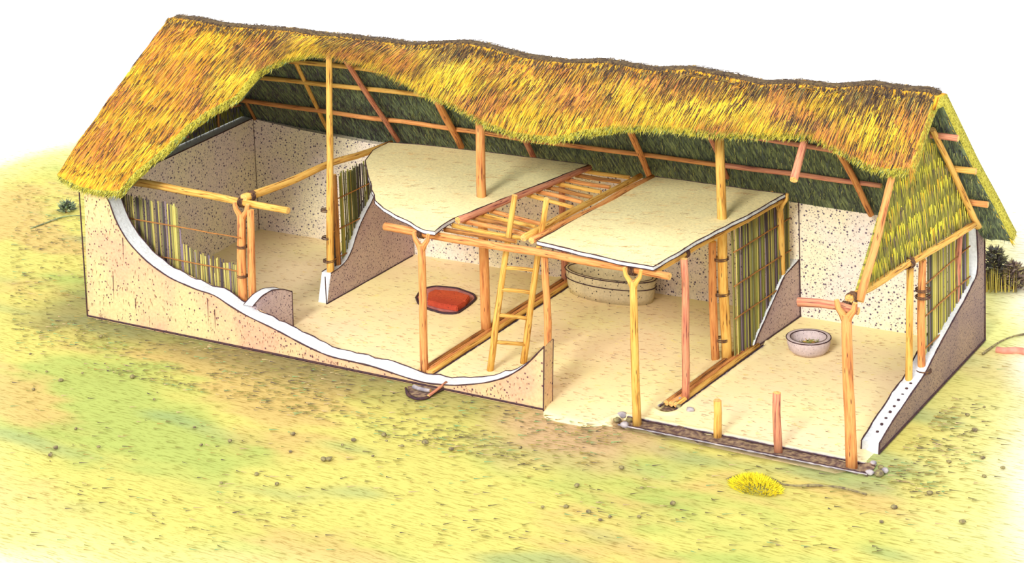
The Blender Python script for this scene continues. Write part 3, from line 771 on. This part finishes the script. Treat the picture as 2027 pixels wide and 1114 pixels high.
# stalks hanging on the underside of the back slope
it = []
PALU = [(3, (126, 140, 100)), (3, (98, 110, 98)), (2.2, (66, 68, 76)), (1.8, (160, 172, 112)), (1.8, (108, 120, 128)), (1, (200, 202, 134))]  # underside tones with the roof's inner shade mixed in
PALUD = [(3, (92, 84, 100)), (3.5, (66, 58, 74)), (1.2, (134, 136, 100)), (1.4, (108, 106, 120))]  # darkest set, inner shade put into the stalk colours
inw = Vector((0, -.724, -.69))*(TH+.008)
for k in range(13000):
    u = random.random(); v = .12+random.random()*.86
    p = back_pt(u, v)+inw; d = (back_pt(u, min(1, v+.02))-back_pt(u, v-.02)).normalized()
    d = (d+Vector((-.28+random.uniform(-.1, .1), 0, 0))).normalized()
    shaded = sstep(5.0, 2.5, p.x+random.uniform(-.8, .8))  # more dark stalks towards the left, shade put into their colour
    it.append((p, d, Vector((1, 0, 0)), random.uniform(.1, .24), random.uniform(.007, .013), pick(PALUD if random.random() < shaded else PALU)))
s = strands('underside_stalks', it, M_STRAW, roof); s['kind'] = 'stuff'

# ------------------------------------------------------------------ gable infills
def gable(name, A, B, apex, nx, label, rows, pal, rowpal, side, wire=True):
    e = bpy.data.objects.new(name, None); COL.objects.link(e); e.location = A; tag(e, label, 'gable screen')
    bm = bmesh.new(); slab(bm, [A, B, apex], Vector((nx*.5, 0, 0)), 0, 0)
    me = mesh_bm(bm, False); o = link('thatch_backing', me, [M_GREEN_TH if side > 0 else M_SHADE_TH]); o.parent = e; o.location = -A
    o.location = -Vector(A)
    it = []; H = apex.z-A.z
    for r in range(rows):
        z0 = A.z+H*r/rows; 
        t0 = (z0-A.z)/H
        a = A.lerp(apex, t0); b = B.lerp(apex, t0); W_ = (b-a).length; cnt = int(W_/.011)
        for k in range(cnt):
            f = random.random(); p = a.lerp(b, f)+Vector((side*(.03+.02*random.random()), 0, H/rows*random.uniform(.35, 1.15)-.02))
            if p.z > A.z+H*.97: continue
            top_ = (p.z-A.z)/H; aa = A.lerp(apex, top_); bb = B.lerp(apex, top_)
            if not (min(aa.y, bb.y)+.02 < p.y < max(aa.y, bb.y)-.02): continue
            hi = p.z-z0 > H/rows*.75
            it.append((p-A, Vector((side*.12, random.uniform(-.1, .1), -1)).normalized(), Vector((0, 1, 0)), random.uniform(.12, .24), .016, pick(rowpal if hi else pal)))
    s = strands('straw_rows', it, M_STRAW); s.parent = e; s['kind'] = 'stuff'
    return e
M_GREEN_TH = streak_mat('gable_thatch', [(.3, (80, 78, 50)), (.5, (150, 148, 66)), (.7, (204, 190, 80))], (4, 40, 4))
M_SHADE_TH = streak_mat('gable_shade', [(.3, (46, 40, 52)), (.5, (70, 64, 72)), (.7, (96, 90, 84))], (4, 40, 4))  # dark gable thatch tones, inner shade put into the colour
GA = Vector((12.80, .68, 2.07)); GB = Vector((13.12, 4.12, 2.05)); GC = Vector((12.96, 2.34, 4.17))
gable('gable_screen', GA, GB, GC, -.06, 'green and yellow straw screen in rows filling the right gable', 7,
      [(3, (150, 146, 78)), (2, (178, 168, 80)), (3.5, (92, 86, 64)), (1.5, (112, 92, 88)), (1, (204, 168, 76))], [(4, (232, 220, 76)), (2, (206, 196, 70)), (1, (240, 190, 60))], 1)
LAg = Vector((.36, .0, 2.04)); LBg = Vector((-.04, 4.45, 2.02)); LCg = Vector((.16, 2.34, 4.2))
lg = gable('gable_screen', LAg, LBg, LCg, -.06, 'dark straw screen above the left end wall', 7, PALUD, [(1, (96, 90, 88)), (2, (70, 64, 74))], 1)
def olg(x, y): return ol(x, y, LAg+Vector((.09, 0, 0)), LBg+Vector((.09, 0, 0)))
pole('gable_rail', olg(372, 238), olg(484, 205), .03, .028, M_DARKW, 'olive rail on the dark left gable under the purlins', 'rail')
pole('gable_stud', olg(371, 272), olg(370, 232), .028, .026, M_RED, 'small reddish stud on the left end wall nearest the thatch', 'stud')
pole('gable_stud', olg(433, 252), olg(432, 222), .022, .02, M_DARKW, 'small dark stud on the left end wall near the back corner', 'stud')

# ------------------------------------------------------------------ ladder
def ladder():
    a0, a1 = oz(970, 733), oz(1036, 718)
    top = Vector((a0.x-.55, 0, 0))
    A1 = on(1019, 386, (0, 0, 1), 2.62); B1 = on(1082, 393, (0, 0, 1), 2.62)
    e = bpy.data.objects.new('ladder', None); COL.objects.link(e); e.location = a0
    tag(e, 'pole ladder leaning up through the loft opening', 'ladder')
    l = pole('stile', a0, A1, .05, .04, M_GOLD, parent=e); r = pole('stile', a1, B1, .05, .04, M_GOLD, parent=e)
    for (xl, yl), (xr, yr) in (((1006, 530), (1052, 535)), ((1000, 573), (1047, 579)), ((993, 624), (1041, 631)), ((985, 676), (1034, 681))):
        def near(p0, p1, x, y):   # the point of the stile that lies at that height of the drawing
            best = None
            for k in range(201):
                q = p0.lerp(p1, k/200); d = q-Cv; yy = CY-FPX*d.dot(U2)/d.dot(Fv)
                if best is None or abs(yy-y) < best[0]: best = (abs(yy-y), q)
            return best[1]
        pole('rung', near(a0, A1, xl, yl), near(a1, B1, xr, yr), .028, .028, M_GOLD, parent=e, bend=.006)
    return e
ladder()

# ------------------------------------------------------------------ sills in the trenches
def sill(name, a, b, wd, z, mats, label, n=3):
    e = bpy.data.objects.new(name, None); COL.objects.link(e); e.location = (*a, z); tag(e, label, 'sill')
    a = Vector((*a, z)); b = Vector((*b, z)); d = (b-a).normalized(); nr = Vector((-d.y, d.x, 0))
    for k in range(n):
        o_ = (k-(n-1)/2)*wd*2/n
        pole('split_log', a+nr*o_, b+nr*(o_+random.uniform(-.01, .01)), wd/n*1.02, wd/n*.95, mats[k % len(mats)], parent=e, bend=.006)
    return e
sill('sill_beam', (6.43, .16), (6.36, 4.55), .115, .02, [M_GOLD, M_ORANGE, M_DARKW], 'long sill of split logs set in the trench under the ladder')
sill('sill_beam', (10.06, .74), (10.14, 3.25), .115, .02, [M_GOLD, M_ORANGE, M_DARKW], 'short orange sill of split logs at the foot of the tallest centre post')
def trench_fill(a, b, wd, label, z=-.06, name='trench_fill', r=1.0):
    bm = bmesh.new(); a = Vector((*a, 0)); b = Vector((*b, 0)); d = (b-a).normalized(); nr = Vector((-d.y, d.x, 0)); n = 60; m_ = 6
    G = [[bm.verts.new(a.lerp(b, i/n)+nr*wd*(j/m_*2-1)+Vector((0, 0, z-.03+.05*noise.noise((a.lerp(b, i/n)+nr*j*.07)*5)))) for j in range(m_+1)] for i in range(n+1)]
    for i in range(n):
        for j in range(m_): bm.faces.new((G[i][j], G[i+1][j], G[i+1][j+1], G[i][j+1]))
    # lips of trodden earth either side
    for sgn in (-1, 1):
        pts = [a.lerp(b, i/n)+nr*sgn*(wd*1.03+.012*noise.noise(Vector((i*.7, sgn, 0))))+Vector((0, 0, .004)) for i in range(n+1)]
        tube(bm, pts, [.010+.007*noise.noise(Vector((i*.5, sgn*3, 1))) for i in range(n+1)], 6, mat=1, cap=1)
        tube(bm, [p-nr*sgn*.03 for p in pts], [.011+.006*noise.noise(Vector((i*.7, sgn*3, 5))) for i in range(n+1)], 6, mat=2, cap=2)
    o = build(name, bm, [M_MUD, M_LIP, M_INK], None, True)
    return tag(o, label, 'trench', kind='structure')
trench_fill(TR[2][0], TR[2][1], .15, 'muddy front trench holding the two front posts and the two sawn-off posts', .022)
trench_fill(TR[0][0], TR[0][1], .15, 'dark earth bed of the trench below the ladder', -.02)
trench_fill(TR[1][0], TR[1][1], .14, 'dark earth bed of the trench below the byre sill', -.02)

# stones packed round the trench ends
def rock(name, p, r, label, group=None, mat=None, sq=.6, seed=0):
    bm = bmesh.new(); bmesh.ops.create_icosphere(bm, subdivisions=2, radius=1)
    for v in bm.verts:
        k = 1+.28*noise.noise(v.co*1.3+Vector((seed*3.1, 0, 0)))
        v.co = Vector((v.co.x*r*k, v.co.y*r*k*.85, v.co.z*r*sq*k))
    o = link(name, mesh_bm(bm), [mat or M_STONE], None, p); o.rotation_euler.z = seed
    return tag(o, label, 'stone', group)
for gi, (lst, lab) in enumerate([([(1232, 822), (1222, 832), (1236, 842), (1246, 832)], 'packing stone at the left end of the front trench'),
                  ([(1342, 793), (1344, 806), (1366, 812), (1338, 800)], 'packing stone round the near end of the byre sill'),
                  ([(1728, 918), (1744, 926), (1722, 936), (1740, 938), (1752, 932)], 'packing stone at the right end of the front trench')]):
    for k, (x, y) in enumerate(lst): rock('packing_stone', oz(x, y)+Vector((0, 0, .01)), random.uniform(.045, .075), ('brown ' if k % 2 else 'pale ')+lab+', '+('upper ' if k < 2 else 'lower ')+'one' if k < 4 else 'pale outermost '+lab, lab.replace('stone', 'stones'), M_STONE if k % 2 else M_LIP, seed=gi*7+k)

# ------------------------------------------------------------------ hearth
def hearth():
    c = oz(884, 598)
    e = bpy.data.objects.new('hearth', None); COL.objects.link(e); e.location = (c.x, c.y, 0)
    tag(e, 'red burnt clay hearth sunk in the floor behind the front post', 'hearth')
    rim = [oz(*p) for p in [(824, 590), (834, 574), (862, 568), (905, 572), (938, 584), (943, 592), (930, 604), (905, 622), (880, 622), (845, 612), (828, 602)]]
    bm = bmesh.new(); pts = smooth(curve_res(rim+[rim[0]], .05), 2)
    tube(bm, [p-Vector((c.x, c.y, -.012)) for p in pts], [.02]*len(pts), 6, cap=0)
    o = link('rim', mesh_bm(bm), [M_INK]); o.parent = e
    bm = bmesh.new(); f = bm.faces.new([bm.verts.new(p-Vector((c.x, c.y, -.012))) for p in pts[:-1]])
    bmesh.ops.triangulate(bm, faces=[f]); bmesh.ops.recalc_face_normals(bm, faces=bm.faces[:])
    for f in bm.faces:
        if f.normal.z < 0: f.normal_flip()
    o = link('ash_bed', mesh_bm(bm, False), [M_ASH]); o.parent = e
    S = [oz(*p, .1) for p in [(848, 578), (862, 572), (905, 576), (930, 584), (922, 596), (905, 606), (868, 600), (846, 594)]]
    bm = bmesh.new(); slab(bm, [p-Vector((c.x, c.y, 0)) for p in S], (0, 0, -.09), 0, 0)
    bmesh.ops.bevel(bm, geom=bm.edges[:], offset=.012, segments=2, affect='EDGES')
    o = link('clay_slab', mesh_bm(bm, False), [M_BRICK]); o.parent = e
hearth()

# ------------------------------------------------------------------ daub tub in the cross passage, pot in the byre
def lathe(prof, seg=48, sx=1, sy=1, wob=.0, seed=0):
    bm = bmesh.new(); R_ = []
    for r, z in prof:
        R_.append([bm.verts.new((r*math.cos(2*math.pi*k/seg)*sx*(1+wob*noise.noise(Vector((math.cos(2*math.pi*k/seg), math.sin(2*math.pi*k/seg), seed)))),
                                 r*math.sin(2*math.pi*k/seg)*sy*(1+wob*noise.noise(Vector((math.cos(2*math.pi*k/seg), math.sin(2*math.pi*k/seg), seed+5)))), z)) for k in range(seg)])
    for a, b in zip(R_, R_[1:]):
        for k in range(seg): bm.faces.new((a[k], a[(k+1) % seg], b[(k+1) % seg], b[k]))
    bm.faces.new(R_[-1]); bm.faces.new(R_[0][::-1])
    bmesh.ops.recalc_face_normals(bm, faces=bm.faces[:])
    return bm
e = bpy.data.objects.new('daub_tub', None); COL.objects.link(e); e.location = (7.28, 4.17, 0)
tag(e, 'wide oval daub tub against the back wall of the cross passage', 'tub')
o = link('tub_body', mesh_bm(lathe([(.92, 0), (.97, .12), (.99, .26), (1.0, .36), (.985, .385), (.94, .385), (.925, .36), (.91, .2), (.86, .08)], sx=.78, sy=.36, wob=.05)), [M_TUB]); o.parent = e
for rr, zz in ((1.0, .375), (.93, .385), (.995, .25)):
    bm = bmesh.new(); pts = [Vector((rr*.785*math.cos(a*math.pi/24), rr*.365*math.sin(a*math.pi/24), zz)) for a in range(49)]
    tube(bm, pts, [.008]*49, 5, cap=0); o = link('rim_groove', mesh_bm(bm), [M_INK]); o.parent = e
c = oz(1600, 697)
e = bpy.data.objects.new('clay_pot', None); COL.objects.link(e); e.location = (c.x, c.y+.02, 0)
tag(e, 'round grey clay pot holding scraps on the byre floor', 'pot')
o = link('pot_body', mesh_bm(lathe([(.23, 0), (.29, .06), (.315, .15), (.32, .22), (.31, .235), (.27, .235), (.258, .22), (.25, .1), (.2, .06)], wob=.06)), [M_EARTHEN]); o.parent = e
for rr, zz in ((.32, .225), (.262, .23)):
    bm = bmesh.new(); pts = [Vector((rr*math.cos(a*math.pi/24), rr*math.sin(a*math.pi/24), zz)) for a in range(49)]
    tube(bm, pts, [.008]*49, 5, cap=0); o = link('rim_line', mesh_bm(bm), [M_INK]); o.parent = e
M_SCRAP = flat('fodder', (150, 160, 84), (196, 140, 80), 18)
it = []
for k in range(220):
    a = random.random()*6.28; r = random.random()**.5*.2
    it.append((Vector((r*math.cos(a)+.02, r*math.sin(a), .07+.05*random.random()*(1-r))), Vector((random.uniform(-1, 1), random.uniform(-1, 1), random.uniform(0, .7))).normalized(), Vector((0, 0, 1)), .07, .02, pick([(2, (170, 180, 90)), (1, (206, 160, 80)), (1, (120, 116, 76))])))
s = strands('fodder', it, M_STRAW); s['kind'] = 'stuff'; tag(s, 'greenish fodder scraps inside the grey clay pot', 'fodder'); s.location = (c.x, c.y+.02, 0)

# ------------------------------------------------------------------ drain outside the front wall
c = oz(838, 778)
bm = bmesh.new()
pts = [oz(*p)+Vector((0, 0, -.0)) for p in [(803, 768), (808, 782), (822, 790), (845, 788), (862, 776), (880, 768)]]
pts = smooth(curve_res(pts, .04), 2)
tube(bm, pts, [.022+.008*noise.noise(p*6) for p in pts], 6, cap=0)
o = build('drain_edge', bm, [M_INK], None, True); tag(o, 'dark curved lip of a small drain hole below the front wall', 'drain')
bm = bmesh.new(); pp = [oz(*p, -.008) for p in [(806, 764), (812, 782), (835, 788), (858, 776), (872, 768), (840, 762)]]
f = bm.faces.new([bm.verts.new(p) for p in pp]); bmesh.ops.triangulate(bm, faces=[f])
for f in bm.faces:
    if f.normal.z < 0: f.normal_flip()
o = build('drain_mud', bm, [M_MUD]); o.parent = bpy.data.objects['drain_edge']
pole('wooden_peg', oz(848, 786)+Vector((0, 0, .02)), oz(884, 764)+Vector((0, 0, .06)), .02, .018, M_RED, 'small reddish stick lying in the drain hole under the front wall', 'stick')
pole('wooden_peg', oz(818, 770)+Vector((0, 0, .04)), oz(852, 777)+Vector((0, 0, .03)), .03, .026, M_LIP, 'pale stub of wood crossing the drain hole under the front wall', 'stick')

# ------------------------------------------------------------------ yellow tussock and low bank
c = oz(1495, 962)
it = []
for k in range(1500):
    a = random.random()*6.28; r = random.random()**.6
    p = Vector((r*.34*math.cos(a), r*.2*math.sin(a), .13*(1-r*r)-.03))
    it.append((p, Vector((math.cos(a)*r*.8+random.uniform(-.2, .2), math.sin(a)*r*.8, random.uniform(.3, .8))).normalized(), Vector((1, 0, 0)), random.uniform(.04, .08), .016, pick([(6, (246, 232, 60)), (3, (236, 216, 50)), (1, (150, 140, 50))])))
e = strands('grass_tussock', it, M_STRAW); e.location = c; tag(e, 'bright yellow grass tussock in front of the trench', 'grass', kind='stuff')
pts = [oz(*p) for p in [(1440, 948), (1462, 938), (1500, 936), (1526, 944), (1545, 958), (1580, 962), (1612, 960), (1645, 962), (1672, 966), (1700, 974), (1715, 978)]]
bm = bmesh.new(); pts = smooth(curve_res(pts, .05), 2)
tube(bm, pts, [.016+.012*noise.noise(p*5) for p in pts], 6, cap=0)
o = build('bank_edge', bm, [M_STONE], None, True); tag(o, 'thin crooked ridge of soil right of the yellow tussock', 'soil bank')

# ------------------------------------------------------------------ stones scattered on the grass
ST = {'left of the house': [(60, 700), (92, 735), (120, 752), (66, 770), (200, 665)],
      'on the left meadow': [(163, 738), (195, 884), (110, 885), (150, 848), (262, 745), (385, 845), (398, 880), (455, 872), (100, 900), (305, 790)],
      'below the middle of the front wall': [(438, 955), (508, 938), (548, 957), (580, 858), (650, 908), (678, 880), (700, 870), (738, 902), (765, 872), (796, 882), (843, 875), (893, 888), (655, 905), (760, 860), (840, 875), (640, 908), (575, 893)],
      'in the foreground left of the tussock': [(1074, 1003), (1120, 1002), (1165, 1012), (1207, 1022), (1188, 1028), (1265, 1022), (1142, 960), (1030, 885), (1230, 925), (1270, 965), (1332, 995)],
      'on the right meadow': [(1878, 913), (1948, 942), (1945, 905), (1770, 1003), (1745, 1032), (1905, 1032), (1948, 805), (1915, 820), (1840, 975), (1985, 925), (1930, 850)]}
sd = 0
for where, lst in ST.items():
    for oi, (x, y) in enumerate(sorted(lst)):
        sd += 1; r = random.uniform(.022, .045)
        rock('pebble', oz(x, y, 0)+Vector((0, 0, .0)), r, 'small brownish stone lying '+where+', '+ORD[oi]+' from the left', 'stones lying '+where, seed=sd, mat=M_STONE)

# ------------------------------------------------------------------ far things: bushes, reeds, bank, path
def bush(c, rx, rz, n, pal, label, cat='bush', up=.3):
    it = []
    for k in range(n):
        a = random.random()*6.28; r = random.random()**.5; h = random.random()
        rr = rx*math.sqrt(max(0, 1-(h*1.0)**2))*r
        p = Vector((rr*math.cos(a), rr*math.sin(a), h*rz))
        it.append((p, Vector((math.cos(a)+random.uniform(-.5, .5), math.sin(a)+random.uniform(-.5, .5), random.uniform(-.2, 1)+up)).normalized(), Vector((0, 0, 1)).cross(Vector((math.cos(a), math.sin(a), .1))).normalized(), random.uniform(.06, .14), .05, pick(pal)))
    bm = bmesh.new(); tube(bm, [(0, 0, -.05), (.01, 0, rz*.45), (0, .01, rz*.8)], [.03, .022, .01], 6, cap=0)
    e = link('bush' if cat == 'bush' else 'reed_tuft', mesh_bm(bm), [M_DARKW], None, c); tag(e, label, cat)
    s = strands('foliage', it, M_STRAW); s.parent = e
    return e
DG = [(3, (92, 92, 84)), (2, (120, 118, 92)), (2, (74, 66, 74)), (1, (150, 150, 104))]
bush(oz(1970, 562), .22, .55, 500, DG, 'dark pointed shrub just right of the house')
bush(oz(2006, 568), .22, .36, 420, [(2, (150, 128, 116)), (2, (110, 96, 92)), (1, (170, 160, 110))], 'lower brownish shrub at the far right behind the reeds')
it = []
for k in range(60):
    x = random.uniform(1942, 2012); p = oz(x, 572+random.uniform(-6, 8))
    it.append((p, Vector((random.uniform(-.06, .06), 0, 1)).normalized(), Vector((.8, .5, 0)).normalized(), random.uniform(.2, .42), .022, pick([(3, (196, 178, 90)), (2, (150, 138, 70)), (1, (110, 96, 60))])))
s = strands('reed_row', it, M_STRAW); tag(s, 'row of yellowish reeds below the shrubs right of the house', 'reeds', kind='stuff')
for x, y, r in ((138, 412, .1), (118, 425, .08)): pass
bush(oz(132, 418), .13, .14, 160, [(2, (130, 150, 116)), (2, (96, 104, 92)), (1, (170, 180, 130))], 'tiny green shrub on the skyline left of the house')
def ridge_line(pxs, r, mat, name, label, cat):
    pts = smooth(curve_res([oz(*p) for p in pxs], .1), 2); bm = bmesh.new()
    tube(bm, pts, [r*(1+.6*noise.noise(p*3)) for p in pts], 6, cap=0)
    return tag(build(name, bm, [mat], None, True), label, cat)
M_PINK = flat('bare_earth', (222, 160, 140), (206, 132, 116), 5)
M_SAGE = flat('sage_bank', (150, 166, 120), (110, 120, 96), 5)
ridge_line([(60, 452), (95, 440), (112, 432), (140, 425), (160, 427)], .012, M_SAGE, 'bank_edge', 'thin dark bank line on the meadow left of the house', 'soil bank')
ridge_line([(1972, 692), (1990, 698), (2010, 690), (2035, 698)], .05, M_PINK, 'earth_bank', 'pinkish bare earth bank at the right edge', 'soil bank')
ridge_line([(1945, 700), (1975, 678), (2005, 664), (2035, 660)], .014, M_STONE, 'bank_edge', 'thin curved soil ridge above the pinkish bank at the right edge', 'soil bank')

# ------------------------------------------------------------------ dry stalks lying on the meadow and litter on the floor
it = []
cnt = 0
PALG = [(3, (128, 124, 66)), (2, (100, 92, 62)), (2, (150, 130, 70)), (1, (84, 74, 66)), (1, (170, 150, 110)), (1, (120, 150, 100))]
while cnt < 4200:
    px = random.uniform(20, 2020); py = random.uniform(360, 1090); p = oz(px, py)
    if -.3 < p.x < 13.3 and -.3 < p.y < 5.2: continue
    s_ = poly_sd(p.x, p.y)
    if s_ < .5: continue
    near = 1 if (p.y > -1.9 and p.x < 10 and p.y < 0) or (p.x < .2 and p.y > -1.5) or (p.x > 13 and p.y > -.3) else .12
    dens = near*(.55+.9*noise.noise(Vector((p.x*.7, p.y*1.5, 3)))) * sstep(.4, 1.6, s_)
    if random.random() > dens: continue
    cnt += 1; a = random.gauss(0.12, .28)
    it.append((p+Vector((0, 0, -.012+.03*noise.noise(Vector((p.x*.9, p.y*.9, 0))))), Vector((math.cos(a), math.sin(a), .10)).normalized(), Vector((-math.sin(a), math.cos(a), 0)), random.uniform(.05, .17), random.uniform(.012, .022), pick(PALG)))
s = strands('dry_stalks', it, M_STRAW); tag(s, 'short dry grass stalks scattered over the meadow round the house', 'grass', kind='stuff')
it = []; cnt = 0
while cnt < 2600:
    x = random.uniform(.7, 13.3); y = random.uniform(-.3, 4.4)
    if y < .15 and not (8.8 < x < 9.6): continue
    if x > 12.8 and y > .5: continue
    if any(seg_d(x, y, a, b) < w_*1.2 for a, b, w_ in TR): continue
    if 3.2 < x < 3.6 and (y > 1.8 or y < .9): continue
    if 10.0 < x < 10.3 and y > 2.4: continue
    cnt += 1; a = random.gauss(.1, .25)
    it.append((Vector((x, y, .003)), Vector((math.cos(a), math.sin(a), .03)).normalized(), Vector((-math.sin(a), math.cos(a), 0)), random.uniform(.04, .12), .009, pick([(3, (196, 160, 116)), (2, (170, 134, 100)), (1, (140, 112, 96)), (1, (214, 196, 110))])))
s = strands('straw_litter', it, M_STRAW); tag(s, 'fine straw litter scattered on the earth floor', 'straw', kind='stuff')
